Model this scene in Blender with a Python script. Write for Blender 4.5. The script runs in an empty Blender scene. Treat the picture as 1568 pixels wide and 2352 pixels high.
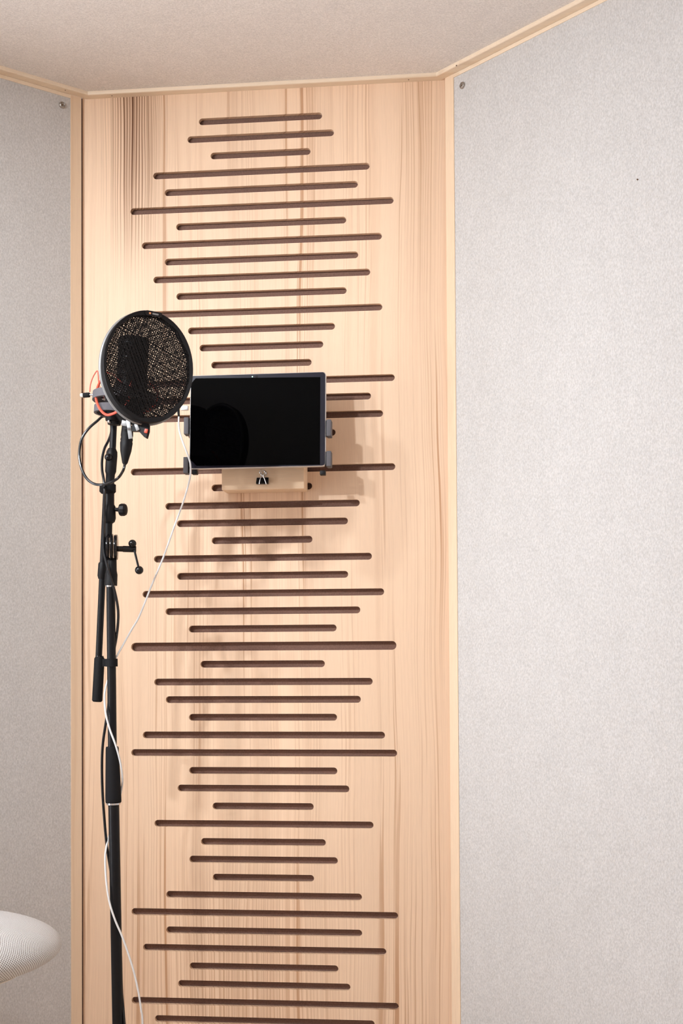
import bpy, bmesh, math, random
from mathutils import Vector, Matrix

# ------------------------------------------------------------------ scene, camera, world, lights
scene = bpy.context.scene
COL = scene.collection
random.seed(7)
W_PX, H_PX, F_PX = 1568.0, 2352.0, 3008.287
SHIFT_PX = 270.396
CAM = Vector((0.37561, -2.18645, 1.15))
YAW, PITCH, ROLL = -0.10968, 0.02304, -0.00531
FWD = Vector((math.sin(YAW) * math.cos(PITCH), math.cos(YAW) * math.cos(PITCH), math.sin(PITCH)))
_rt = Vector((math.cos(YAW), -math.sin(YAW), 0.0))
_up = _rt.cross(FWD)
RGT = math.cos(ROLL) * _rt + math.sin(ROLL) * _up
UPV = -math.sin(ROLL) * _rt + math.cos(ROLL) * _up

cam_d = bpy.data.cameras.new('camera')
cam_d.sensor_fit = 'VERTICAL'
cam_d.sensor_height = 36.0
cam_d.lens = F_PX * 36.0 / H_PX
cam_d.shift_y = SHIFT_PX / H_PX
cam_d.clip_start = 0.01
cam = bpy.data.objects.new('camera', cam_d)
COL.objects.link(cam)
cam.matrix_world = Matrix(((RGT.x, UPV.x, -FWD.x, CAM.x), (RGT.y, UPV.y, -FWD.y, CAM.y),
                           (RGT.z, UPV.z, -FWD.z, CAM.z), (0, 0, 0, 1)))
scene.camera = cam

SKY_COLOR, SKY_STRENGTH = (0.94, 1.0, 1.09), 12.0
LAMP_COLOR, LAMP_POWER = (0.90, 0.965, 1.02), 30.0
world = bpy.data.worlds.new('sky')
scene.world = world
world.use_nodes = True
bg = world.node_tree.nodes['Background']
bg.inputs['Color'].default_value = (*SKY_COLOR, 1)
bg.inputs['Strength'].default_value = SKY_STRENGTH

scene.view_settings.view_transform = 'Standard'
scene.view_settings.look = 'None'
scene.view_settings.exposure = 0.0
scene.view_settings.gamma = 1.0
scene.view_settings.use_curve_mapping = False
scene.cycles.max_bounces = 5
scene.cycles.diffuse_bounces = 4
scene.cycles.glossy_bounces = 3
scene.cycles.transmission_bounces = 3
scene.cycles.use_adaptive_sampling = True
scene.cycles.adaptive_threshold = 0.08
scene.cycles.adaptive_min_samples = 16

# ------------------------------------------------------------------ helpers
def at(px, py, y):
    """point of the place seen at a pixel of the photograph, on the vertical plane at depth y"""
    d = FWD + RGT * ((px - W_PX / 2) / F_PX) + UPV * ((H_PX / 2 + SHIFT_PX - py) / F_PX)
    return CAM + d * ((y - CAM.y) / d.y)

def mpp(y):                       # metres for one pixel at depth y
    return (y - CAM.y) / F_PX

class MB:
    def __init__(self):
        self.v, self.f, self.uv = [], [], None
    def add(self, vs, fs):
        b = len(self.v)
        self.v += [Vector(p) for p in vs]
        self.f += [tuple(i + b for i in f) for f in fs]
        return self
    def box(self, c, s, M=None, bev=0.0):
        bm = bmesh.new()
        bmesh.ops.create_cube(bm, size=1.0)
        for v in bm.verts:
            v.co = Vector((v.co.x * s[0], v.co.y * s[1], v.co.z * s[2]))
        if bev > 0:
            bmesh.ops.bevel(bm, geom=bm.edges[:], offset=bev, segments=2, profile=0.6, affect='EDGES')
        M = M or Matrix.Identity(3)
        bm.verts.index_update()
        self.add([M @ v.co + Vector(c) for v in bm.verts], [[v.index for v in f.verts] for f in bm.faces])
        bm.free()
        return self
    def lathe(self, p0, p1, prof, seg=24, cap=True):
        """prof: list of (distance along axis as fraction, radius)"""
        p0, p1 = Vector(p0), Vector(p1)
        ax = p1 - p0
        a = ax.normalized()
        t = Vector((0, 1, 0)) if abs(a.y) < 0.9 else Vector((1, 0, 0))
        u = a.cross(t).normalized()
        w = a.cross(u)
        vs, fs = [], []
        for (k, r) in prof:
            for i in range(seg):
                an = 2 * math.pi * i / seg
                vs.append(p0 + ax * k + (u * math.cos(an) + w * math.sin(an)) * r)
        n = len(prof)
        for j in range(n - 1):
            for i in range(seg):
                i2 = (i + 1) % seg
                fs.append((j * seg + i, j * seg + i2, (j + 1) * seg + i2, (j + 1) * seg + i))
        if cap:
            fs.append(tuple(range(seg - 1, -1, -1)))
            fs.append(tuple((n - 1) * seg + i for i in range(seg)))
        return self.add(vs, fs)
    def cyl(self, p0, p1, r0, r1=None, seg=24, bev=0.0):
        r1 = r0 if r1 is None else r1
        L = (Vector(p1) - Vector(p0)).length
        if bev:
            k = bev / L
            return self.lathe(p0, p1, [(0, r0 - bev), (k * .3, r0 - bev * .3), (k, r0), (1 - k, r1), (1 - k * .3, r1 - bev * .3), (1, r1 - bev)], seg)
        return self.lathe(p0, p1, [(0, r0), (1, r1)], seg)
    def sphere(self, c, r, seg=20, rings=12, s=(1, 1, 1)):
        prof = [(0.5 - 0.5 * math.cos(math.pi * i / rings), max(1e-5, r * math.sin(math.pi * i / rings))) for i in range(rings + 1)]
        b = len(self.v)
        c = Vector(c)
        self.lathe(c - Vector((0, 0, r)), c + Vector((0, 0, r)), prof, seg)
        for i in range(b, len(self.v)):
            d = self.v[i] - c
            self.v[i] = c + Vector((d.x * s[0], d.y * s[1], d.z * s[2]))
        return self
    def tube(self, pts, r, seg=8, sub=6, closed=False, rad=None):
        P = spline(pts, sub, closed) if sub > 1 else [Vector(p) for p in pts]
        n = len(P)
        vs, fs = [], []
        prev = None
        for i in range(n):
            t = (P[(i + 1) % n] - P[i - 1]) if closed else (P[min(i + 1, n - 1)] - P[max(i - 1, 0)])
            t.normalize()
            if prev is None:
                h = Vector((0, 1, 0)) if abs(t.y) < 0.9 else Vector((1, 0, 0))
                u = t.cross(h).normalized()
            else:
                u = (prev - t * prev.dot(t)).normalized()
            prev = u
            w = t.cross(u)
            rr = rad(i / (n - 1)) if rad else r
            for k in range(seg):
                a = 2 * math.pi * k / seg
                vs.append(P[i] + (u * math.cos(a) + w * math.sin(a)) * rr)
        m = n if closed else n - 1
        for i in range(m):
            for k in range(seg):
                k2 = (k + 1) % seg
                j = (i + 1) % n
                fs.append((i * seg + k, i * seg + k2, j * seg + k2, j * seg + k))
        if not closed:
            fs.append(tuple(range(seg - 1, -1, -1)))
            fs.append(tuple((n - 1) * seg + k for k in range(seg)))
        return self.add(vs, fs)
    def prism(self, poly, d, o=(0, 0, 0), ux=(1, 0, 0), uz=(0, 0, 1), bev=0.0):
        """extrude a 2D outline (counter-clockwise seen from the front) by d along the away direction"""
        ux, uz, o = Vector(ux).normalized(), Vector(uz).normalized(), Vector(o)
        nrm = uz.cross(ux)            # points away from the viewer for ux right, uz up
        n = len(poly)
        if bev > 0:
            cx = sum(p[0] for p in poly) / n
            cz = sum(p[1] for p in poly) / n
            hw = max(abs(p[0] - cx) for p in poly)
            hh = max(abs(p[1] - cz) for p in poly)
            ins = [(cx + (p[0] - cx) * (1 - bev / hw), cz + (p[1] - cz) * (1 - bev / hh)) for p in poly]
            layers = [(ins, 0.0), (poly, bev), (poly, d - bev), (ins, d)]
        else:
            layers = [(poly, 0.0), (poly, d)]
        vs = []
        for pl, k in layers:
            vs += [o + ux * p[0] + uz * p[1] + nrm * k for p in pl]
        fs = [tuple(range(n)), tuple((len(layers) - 1) * n + i for i in range(n - 1, -1, -1))]
        for l in range(len(layers) - 1):
            for i in range(n):
                j = (i + 1) % n
                fs.append((l * n + j, l * n + i, (l + 1) * n + i, (l + 1) * n + j))
        return self.add(vs, fs)

def spline(pts, sub=6, closed=False):
    P = [Vector(p) for p in pts]
    n = len(P)
    out = []
    for i in range(n if closed else n - 1):
        p0 = P[i - 1] if (closed or i > 0) else P[0] * 2 - P[1]
        p1, p2 = P[i], P[(i + 1) % n]
        p3 = P[(i + 2) % n] if (closed or i + 2 < n) else P[-1] * 2 - P[-2]
        for k in range(sub):
            t = k / sub
            out.append(0.5 * ((2 * p1) + (p2 - p0) * t + (2 * p0 - 5 * p1 + 4 * p2 - p3) * t * t + (3 * p1 - p0 - 3 * p2 + p3) * t ** 3))
    if not closed:
        out.append(P[-1].copy())
    return out

def rrect(w, h, r, seg=6):
    pts = []
    for (cx, cz, a0) in ((w / 2 - r, h / 2 - r, 0), (-w / 2 + r, h / 2 - r, 90), (-w / 2 + r, -h / 2 + r, 180), (w / 2 - r, -h / 2 + r, 270)):
        for i in range(seg + 1):
            a = math.radians(a0 + 90 * i / seg)
            pts.append((cx + r * math.cos(a), cz + r * math.sin(a)))
    return pts

def obj(name, mb, mat, parent=None, smooth=35, label=None, kind=None):
    me = bpy.data.meshes.new(name)
    me.from_pydata([tuple(v) for v in mb.v], [], mb.f)
    bm = bmesh.new()
    bm.from_mesh(me)
    bmesh.ops.recalc_face_normals(bm, faces=bm.faces[:])
    bm.to_mesh(me)
    bm.free()
    if smooth:
        for p in me.polygons:
            p.use_smooth = True
        me.set_sharp_from_angle(angle=math.radians(smooth))
    me.materials.append(mat)
    o = bpy.data.objects.new(name, me)
    COL.objects.link(o)
    if parent is not None:
        o.parent = parent
        if parent.parent is None:
            o.matrix_parent_inverse = Matrix.Translation(-parent.location)
    if label:
        o['label'] = label
    if kind:
        o['kind'] = kind
    return o

def tag(o, label, cat, kind=None, group=None):
    o['label'] = label
    o['category'] = cat
    if kind:
        o['kind'] = kind
    if group:
        o['group'] = group
    return o

def thing(name, loc, label, cat, group=None):
    o = bpy.data.objects.new(name, None)
    o.empty_display_size = 0.05
    COL.objects.link(o)
    o.location = loc
    return tag(o, label, cat, None, group)

# ------------------------------------------------------------------ materials
def new_mat(name):
    m = bpy.data.materials.new(name)
    m.use_nodes = True
    nt = m.node_tree
    return m, nt, nt.nodes['Principled BSDF']

def plain(name, col, rough=0.5, metal=0.0, spec=0.5, var=0.12, scale=60.0, bump=0.0, coat=0.0):
    """plain procedural material: a colour with a little uneven wear"""
    m, nt, b = new_mat(name)
    N, L = nt.nodes, nt.links
    tc = N.new('ShaderNodeTexCoord')
    no = N.new('ShaderNodeTexNoise')
    no.inputs['Scale'].default_value = scale
    no.inputs['Detail'].default_value = 3
    L.new(tc.outputs['Object'], no.inputs['Vector'])
    mr = N.new('ShaderNodeMapRange')
    mr.inputs['To Min'].default_value = 1 - var
    mr.inputs['To Max'].default_value = 1 + var
    L.new(no.outputs['Fac'], mr.inputs['Value'])
    mx = N.new('ShaderNodeVectorMath')
    mx.operation = 'SCALE'
    mx.inputs[0].default_value = col
    L.new(mr.outputs['Result'], mx.inputs['Scale'])
    L.new(mx.outputs['Vector'], b.inputs['Base Color'])
    b.inputs['Roughness'].default_value = rough
    b.inputs['Metallic'].default_value = metal
    b.inputs['Specular IOR Level'].default_value = spec
    b.inputs['Coat Weight'].default_value = coat
    if bump:
        bp = N.new('ShaderNodeBump')
        bp.inputs['Strength'].default_value = bump
        bp.inputs['Distance'].default_value = 0.001
        L.new(no.outputs['Fac'], bp.inputs['Height'])
        L.new(bp.outputs['Normal'], b.inputs['Normal'])
    return m

def emitter(name, col, strength):
    m, nt, b = new_mat(name)
    b.inputs['Base Color'].default_value = (0.8, 0.8, 0.8, 1)
    b.inputs['Emission Color'].default_value = (*col, 1)
    b.inputs['Emission Strength'].default_value = strength
    return m

def felt(name, col, contrast=0.16, scale=470.0):
    m, nt, b = new_mat(name)
    N, L = nt.nodes, nt.links
    tc = N.new('ShaderNodeTexCoord')
    mp = N.new('ShaderNodeMapping')
    mp.inputs['Scale'].default_value = (1.0, 1.0, 0.6)
    L.new(tc.outputs['Object'], mp.inputs['Vector'])
    a = N.new('ShaderNodeTexNoise')
    a.inputs['Scale'].default_value = scale
    a.inputs['Detail'].default_value = 4
    a.inputs['Roughness'].default_value = 0.65
    L.new(mp.outputs['Vector'], a.inputs['Vector'])
    c = N.new('ShaderNodeTexNoise')
    c.inputs['Scale'].default_value = 26.0
    c.inputs['Detail'].default_value = 3
    L.new(mp.outputs['Vector'], c.inputs['Vector'])
    r1 = N.new('ShaderNodeMapRange')
    r1.inputs['From Min'].default_value, r1.inputs['From Max'].default_value = 0.3, 0.7
    r1.inputs['To Min'].default_value, r1.inputs['To Max'].default_value = 1 - contrast, 1 + contrast
    L.new(a.outputs['Fac'], r1.inputs['Value'])
    r2 = N.new('ShaderNodeMapRange')
    r2.inputs['To Min'].default_value, r2.inputs['To Max'].default_value = 0.95, 1.05
    L.new(c.outputs['Fac'], r2.inputs['Value'])
    mu = N.new('ShaderNodeMath')
    mu.operation = 'MULTIPLY'
    L.new(r1.outputs['Result'], mu.inputs[0])
    L.new(r2.outputs['Result'], mu.inputs[1])
    # hue of single fibres: warm and cool
    h = N.new('ShaderNodeMix')
    h.data_type = 'RGBA'
    h.inputs[6].default_value = (col[0] * 1.05, col[1] * 0.99, col[2] * 0.93, 1)
    h.inputs[7].default_value = (col[0] * 0.96, col[1] * 1.0, col[2] * 1.06, 1)
    L.new(a.outputs['Color'], h.inputs[0])
    vm = N.new('ShaderNodeVectorMath')
    vm.operation = 'SCALE'
    L.new(h.outputs[2], vm.inputs[0])
    L.new(mu.outputs['Value'], vm.inputs['Scale'])
    L.new(vm.outputs['Vector'], b.inputs['Base Color'])
    b.inputs['Roughness'].default_value = 0.95
    b.inputs['Specular IOR Level'].default_value = 0.15
    bp = N.new('ShaderNodeBump')
    bp.inputs['Strength'].default_value = 0.35
    bp.inputs['Distance'].default_value = 0.0008
    L.new(a.outputs['Fac'], bp.inputs['Height'])
    L.new(bp.outputs['Normal'], b.inputs['Normal'])
    return m

def wood(name, base, dark, along='Z', amount=0.8, lines=230.0, rough=0.42, bundle=False, low=0.44):
    m, nt, b = new_mat(name)
    N, L = nt.nodes, nt.links
    def math_(op, a, c=None, clamp=False):
        n = N.new('ShaderNodeMath')
        n.operation = op
        n.use_clamp = clamp
        for i, s in enumerate((a, c)):
            if s is None:
                continue
            if isinstance(s, (int, float)):
                n.inputs[i].default_value = s
            else:
                L.new(s, n.inputs[i])
        return n.outputs[0]
    def rng(v, a, c, t0=0.0, t1=1.0, smooth=True):
        n = N.new('ShaderNodeMapRange')
        n.interpolation_type = 'SMOOTHSTEP' if smooth else 'LINEAR'
        n.inputs['From Min'].default_value, n.inputs['From Max'].default_value = a, c
        n.inputs['To Min'].default_value, n.inputs['To Max'].default_value = t0, t1
        L.new(v, n.inputs['Value'])
        return n.outputs['Result']
    def noise(vec, scale, detail=3.0, rough_=0.5):
        n = N.new('ShaderNodeTexNoise')
        n.inputs['Scale'].default_value = scale
        n.inputs['Detail'].default_value = detail
        n.inputs['Roughness'].default_value = rough_
        L.new(vec, n.inputs['Vector'])
        return n.outputs['Fac']
    tc = N.new('ShaderNodeTexCoord')
    sx = N.new('ShaderNodeSeparateXYZ')
    L.new(tc.outputs['Object'], sx.inputs[0])
    ax = {'X': 0, 'Y': 1, 'Z': 2}[along]
    g = sx.outputs[ax]
    if along == 'Z':
        a1 = math_('ADD', sx.outputs[0], math_('MULTIPLY', sx.outputs[1], 0.7))
        a2 = sx.outputs[1]
    else:
        a1 = sx.outputs[2]
        a2 = sx.outputs[1] if along == 'X' else sx.outputs[0]
    # the grain wanders a little along the board
    cz = N.new('ShaderNodeCombineXYZ')
    L.new(math_('MULTIPLY', g, 1.6), cz.inputs[2])
    L.new(math_('MULTIPLY', a1, 9.0), cz.inputs[0])
    wob = noise(cz.outputs[0], 1.0, 2)
    a1w = math_('ADD', a1, math_('MULTIPLY', math_('SUBTRACT', wob, 0.5), 0.03))
    def stretched(k, kg, off=0.0):
        c = N.new('ShaderNodeCombineXYZ')
        L.new(math_('ADD', math_('MULTIPLY', a1w, k), off), c.inputs[0])
        L.new(math_('MULTIPLY', a2, k * 0.35), c.inputs[1])
        L.new(math_('MULTIPLY', g, kg), c.inputs[2])
        return c.outputs[0]
    fine = noise(stretched(lines, 1.3), 1.0, 2.0)
    fine2 = noise(stretched(lines * 0.45, 0.9, 31.0), 1.0, 2.0)
    mask = noise(stretched(22.0, 0.8, 7.0), 1.0, 2.0)
    broad = noise(stretched(9.0, 0.6, 3.0), 1.0, 2.0)
    pores = noise(stretched(900.0, 30.0, 1.0), 1.0, 2.0)
    l1 = rng(fine, 0.56, 0.66)
    l2 = rng(fine2, 0.57, 0.64)
    # growth lines: thin, close, uneven
    ph = math_('ADD', math_('MULTIPLY', a1w, 2 * math.pi / 0.0058), math_('MULTIPLY', noise(stretched(60.0, 0.5, 11.0), 1.0, 1.0), 22.0))
    growth = rng(math_('SINE', ph), 0.40, 0.98)
    mk = rng(mask, low, 0.70, 0.05, 1.0)
    mk2 = rng(noise(stretched(30.0, 1.1, 51.0), 1.0, 2.0), 0.46, 0.66)
    soft = math_('MULTIPLY', rng(noise(stretched(55.0, 0.5, 77.0), 1.0, 1.0), 0.5, 0.75), 0.22)
    ln = math_('MAXIMUM', math_('MULTIPLY', math_('MAXIMUM', math_('MULTIPLY', l1, 0.85), l2), mk), math_('MULTIPLY', growth, math_('MULTIPLY', mk2, 0.38)))
    ln = math_('MAXIMUM', ln, soft)
    if bundle:
        # the figure of this veneer sheet: one dense dark band of lines that thins out downwards,
        # a second paler one, and close lines by the far edge
        def gauss(x0, w):
            d = math_('DIVIDE', math_('SUBTRACT', a1, x0), w)
            return math_('POWER', 2.718, math_('MULTIPLY', math_('MULTIPLY', d, d), -1.0))
        top = rng(g, 1.76, 2.06)
        b1 = math_('MULTIPLY', gauss(-0.222, 0.038), top)
        b2 = math_('MULTIPLY', gauss(0.085, 0.018), rng(g, 1.7, 2.1, 0.10, 0.55))
        b3 = math_('MULTIPLY', gauss(0.275, 0.03), rng(g, 1.5, 2.1, 0.05, 0.6))
        b4 = math_('MULTIPLY', gauss(-0.04, 0.20), rng(g, 1.05, 0.55, 0.0, 0.8))
        fl = math_('MAXIMUM', math_('MULTIPLY', growth, 1.0), math_('ADD', math_('MULTIPLY', rng(fine, 0.45, 0.6), 0.45), 0.10))
        bb = math_('MULTIPLY', fl, math_('MAXIMUM', math_('MAXIMUM', b1, b2), math_('MAXIMUM', b3, math_('MULTIPLY', b4, 0.8))))
        ln = math_('MAXIMUM', ln, math_('MULTIPLY', bb, 1.25), True)
    ln = math_('MULTIPLY', ln, amount, True)
    deep = math_('MULTIPLY', math_('MULTIPLY', fl, b1), 1.0, True) if bundle else None
    mixc = N.new('ShaderNodeMix')
    mixc.data_type = 'RGBA'
    mixc.inputs[6].default_value = (*base, 1)
    mixc.inputs[7].default_value = (*dark, 1)
    L.new(ln, mixc.inputs[0])
    if bundle:
        mix2 = N.new('ShaderNodeMix')
        mix2.data_type = 'RGBA'
        L.new(deep, mix2.inputs[0])
        L.new(mixc.outputs[2], mix2.inputs[6])
        mix2.inputs[7].default_value = (0.17, 0.075, 0.035, 1)
        mixc = mix2
    tone = N.new('ShaderNodeVectorMath')
    tone.operation = 'SCALE'
    L.new(mixc.outputs[2], tone.inputs[0])
    L.new(math_('MULTIPLY', rng(broad, 0.25, 0.75, 0.93, 1.05, False), rng(pores, 0.2, 0.8, 0.95, 1.04, False)), tone.inputs['Scale'])
    L.new(tone.outputs['Vector'], b.inputs['Base Color'])
    b.inputs['Roughness'].default_value = rough
    b.inputs['Specular IOR Level'].default_value = 0.35
    return m

M = {}
M['panel'] = wood('veneer', (0.89, 0.64, 0.45), (0.43, 0.18, 0.06), 'Z', 0.72, 300.0, 0.5, bundle=True)
M['strip'] = wood('pine_strip', (0.86, 0.65, 0.46), (0.55, 0.28, 0.12), 'Z', 0.35, 150.0, 0.5)
M['trim'] = wood('pine_trim', (0.87, 0.71, 0.54), (0.62, 0.40, 0.22), 'X', 0.3, 150.0, 0.4)
M['block'] = wood('pale_wood', (0.92, 0.675, 0.46), (0.6, 0.38, 0.2), 'X', 0.18, 90.0, 0.5)
M['felt'] = felt('wall_felt', (0.585, 0.565, 0.545), 0.17)
M['felt_ceiling'] = felt('ceiling_felt', (0.80, 0.755, 0.715), 0.17)
M['backing'] = felt('slot_backing', (0.20, 0.118, 0.092), 0.2, 500.0)
M['floor'] = wood('oak_floor', (0.62, 0.47, 0.34), (0.42, 0.28, 0.17), 'Y', 0.4, 90.0, 0.5)
M['black'] = plain('black_paint', (0.006, 0.0055, 0.0065), 0.36, spec=0.28)
M['black_plastic'] = plain('black_plastic', (0.007, 0.006, 0.0065), 0.5, spec=0.25)
M['foam'] = plain('black_rubber', (0.007, 0.0065, 0.0075), 0.75, spec=0.25, bump=0.3, scale=900)
M['gloss'] = plain('glossy_black', (0.007, 0.006, 0.007), 0.16, spec=0.45)
M['chrome'] = plain('chrome', (0.75, 0.75, 0.76), 0.18, 1.0, var=0.05)
M['grey_metal'] = plain('grey_metal', (0.30, 0.295, 0.29), 0.45, 0.5)
M['cable'] = plain('black_cable', (0.009, 0.009, 0.011), 0.24, spec=0.65)
M['white_cable'] = plain('white_cable', (0.82, 0.81, 0.80), 0.5, var=0.06)
M['red'] = plain('red_elastic', (0.80, 0.10, 0.055), 0.45, var=0.1)
M['mesh_black'] = plain('black_mesh', (0.011, 0.0085, 0.008), 0.7, spec=0.12)
M['glass_black'] = plain('tablet_glass', (0.0008, 0.0008, 0.001), 0.03, spec=0.06, var=0.0)
M['bezel'] = plain('tablet_bezel', (0.013, 0.011, 0.02), 0.3, spec=0.2)
M['alu'] = plain('aluminium_edge', (0.72, 0.70, 0.69), 0.35, 0.8, var=0.04)
M['grip'] = plain('grey_rubber', (0.115, 0.108, 0.118), 0.7)
M['cream'] = plain('cream_plastic', (0.80, 0.74, 0.66), 0.5, var=0.05)
M['screw'] = plain('steel_screw', (0.45, 0.42, 0.39), 0.35, 0.9)
M['knot'] = plain('dark_nail', (0.16, 0.09, 0.05), 0.7)
M['led'] = emitter('green_led', (0.03, 0.75, 0.42), 0.7)
M['lamp'] = emitter('lamp_lens', LAMP_COLOR, 12.0)
M['lamp_body'] = plain('white_metal', (0.75, 0.74, 0.72), 0.4)

# ------------------------------------------------------------------ the room
FLOOR, CEIL = 0.0, 2.1295
S2 = math.sqrt(0.5)
XL, XR = -0.304, 0.3077           # where the two wall planes cross the panel plane
WALL_LEN = 2.12                   # length of each felt wall
DIR_L, DIR_R = Vector((-S2, -S2, 0)), Vector((S2, -S2, 0))
IN_L, IN_R = Vector((S2, -S2, 0)), Vector((-S2, -S2, 0))     # into the room
OL, OR = Vector((XL, 0, 0)), Vector((XR, 0, 0))

# slotted wooden panel: rows of slots on a 30 mm pitch, each centred, in eight lengths
ROWS = "GFHCDAEBDCEBFGHACBFGAHDEHCEBDFAGCDFBAFEHCGFHDADBFEAC" + "HDGBEFA"
Z_ROW26, PITCH_Z = 1.32385, 0.030
THICK = 0.009
PX0, PX1 = -0.3116, 0.3215
mb = MB()
def slot_outline(hl, hz, zc, seg=7):
    up, lo = [], []
    for i in range(seg + 1):
        a = math.pi / 2 * i / seg
        up.append((hl - hz + hz * math.cos(a), zc + hz * math.sin(a)))
    for i in range(seg + 1):
        a = math.pi / 2 + math.pi / 2 * i / seg
        up.append((-hl + hz + hz * math.cos(a), zc + hz * math.sin(a)))
    for i in range(seg + 1):
        a = math.pi + math.pi / 2 * i / seg
        lo.append((-hl + hz + hz * math.cos(a), zc + hz * math.sin(a)))
    for i in range(seg + 1):
        a = 1.5 * math.pi + math.pi / 2 * i / seg
        lo.append((hl - hz + hz * math.cos(a), zc + hz * math.sin(a)))
    return up, lo
def pface(pts, y=0.0):
    mb.add([(p[0], y, p[1]) for p in pts], [tuple(range(len(pts)))])
n_rows = len(ROWS)
z_top, z_bot = CEIL + 0.01, FLOOR
zt0 = Z_ROW26 - (1 - 26) * PITCH_Z + PITCH_Z / 2
pface([(PX0, zt0), (PX1, zt0), (PX1, z_top), (PX0, z_top)])
for i in range(1, n_rows + 1):
    zc = Z_ROW26 - (i - 26) * PITCH_Z
    hl = 0.22696 - 0.0201 * 'ABCDEFGH'.index(ROWS[i - 1])
    hz = 0.0073 if i == 31 else 0.0058
    za, zb = zc + PITCH_Z / 2, zc - PITCH_Z / 2
    up, lo = slot_outline(hl, hz, zc)
    pface([(PX1, zc), (PX1, za), (PX0, za), (PX0, zc)] + up[::-1])
    pface([(PX0, zc), (PX0, zb), (PX1, zb), (PX1, zc)] + lo[::-1])
    loop = up + lo[1:-1]
    n = len(loop)
    mb.add([(p[0], 0, p[1]) for p in loop] + [(p[0], THICK, p[1]) for p in loop],
           [(k, (k + 1) % n, n + (k + 1) % n, n + k) for k in range(n)])
zb_last = Z_ROW26 - (n_rows - 26) * PITCH_Z - PITCH_Z / 2
pface([(PX0, z_bot), (PX1, z_bot), (PX1, zb_last), (PX0, zb_last)])
me = bpy.data.meshes.new('wall_back')
me.from_pydata([tuple(v) for v in mb.v], [], mb.f)
bm = bmesh.new(); bm.from_mesh(me)
bmesh.ops.remove_doubles(bm, verts=bm.verts[:], dist=1e-5)
bmesh.ops.recalc_face_normals(bm, faces=bm.faces[:])
bm.to_mesh(me); bm.free()
me.materials.append(M['panel'])
wall_back = bpy.data.objects.new('wall_back', me)
COL.objects.link(wall_back)
tag(wall_back, 'tall pale wooden panel with rows of horizontal slots, between two felt walls', 'wall', 'structure')
obj('felt_backing', MB().box((0, THICK + 0.0065, CEIL / 2), (0.66, 0.011, CEIL)), M['backing'], wall_back, 0,
    label='dark brown felt seen through the slots')

def slab(o, d, inn, t0, t1, z0, z1, front, back):
    """box on a wall: t along the wall, front/back along the inward normal"""
    vs = []
    for n_ in (front, back):
        for (t, z) in ((t0, z0), (t1, z0), (t1, z1), (t0, z1)):
            p = o + d * t + inn * n_
            vs.append((p.x, p.y, z))
    return vs, [(0, 1, 2, 3), (7, 6, 5, 4), (0, 4, 5, 1), (1, 5, 6, 2), (2, 6, 7, 3), (3, 7, 4, 0)]

T_GAP, T_STRIP = 0.0105, 0.0305
WIN_T0, WIN_T1, WIN_Z0, WIN_Z1 = 0.75, 1.85, 0.55, 1.95
def side_wall(side, o, d, inn, window, label):
    m_ = MB()
    f, bk = -0.0012, -0.05
    if window:
        for r in ((T_STRIP, WIN_T0, FLOOR, CEIL + .01), (WIN_T1, WALL_LEN, FLOOR, CEIL + .01),
                  (WIN_T0, WIN_T1, FLOOR, WIN_Z0), (WIN_T0, WIN_T1, WIN_Z1, CEIL + .01)):
            m_.add(*slab(o, d, inn, *r, f, bk))
    else:
        m_.add(*slab(o, d, inn, T_STRIP, WALL_LEN, FLOOR, CEIL + .01, f, bk))
    w = obj('wall_' + side, m_, M['felt'], None, 0)
    tag(w, label, 'wall', 'structure')
    # pine frame of the felt panel
    obj('wood_strip', MB().add(*slab(o, d, inn, T_GAP, T_STRIP, FLOOR, CEIL - 0.0062, 0.0, -0.02)), M['strip'], w, 0)
    obj('wood_strip', MB().add(*slab(o, d, inn, T_STRIP, WALL_LEN, CEIL - 0.0122, CEIL - 0.0062, 0.0, -0.02)), M['trim'], w, 0)
    return w
wall_left = side_wall('left', OL, DIR_L, IN_L, True, 'grey felt wall with pine edge strip left of the slotted panel')
wall_right = side_wall('right', OR, DIR_R, IN_R, False, 'pale grey felt wall right of the slotted panel')

def on_wall(px, py, o, inn, off=0.0):
    d = FWD + RGT * ((px - W_PX / 2) / F_PX) + UPV * ((H_PX / 2 + SHIFT_PX - py) / F_PX)
    q = o + inn * off
    return CAM + d * ((q - CAM).dot(inn) / d.dot(inn))
def wall_screw(px, py, o, inn, parent):
    c = on_wall(px, py, o, inn)
    m_ = MB().lathe(c - inn * 0.002, c + inn * 0.0022, [(0, 0.0058), (0.5, 0.0058), (0.85, 0.005), (1.0, 0.0040), (0.75, 0.0032), (0.6, 0.0030), (0.6, 0.0004)], 24)
    s = obj('screw', m_, M['screw'], parent, 30, label='small countersunk steel screw with cup washer')
    obj('screw_socket', MB().lathe(c - inn * 0.001, c + inn * 0.0010, [(0, 0.0016), (1, 0.0016)], 6), M['knot'], s, 0)
wall_screw(1061, 196, OR, IN_R, wall_right)
wall_screw(143, 241, OL, IN_L, wall_left)
c = on_wall(1463, 412, OR, IN_R)
obj('nail', MB().lathe(c - IN_R * 0.002, c + IN_R * 0.0006, [(0, .0013), (1, .001)], 10), M['knot'], wall_right, 0)

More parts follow.
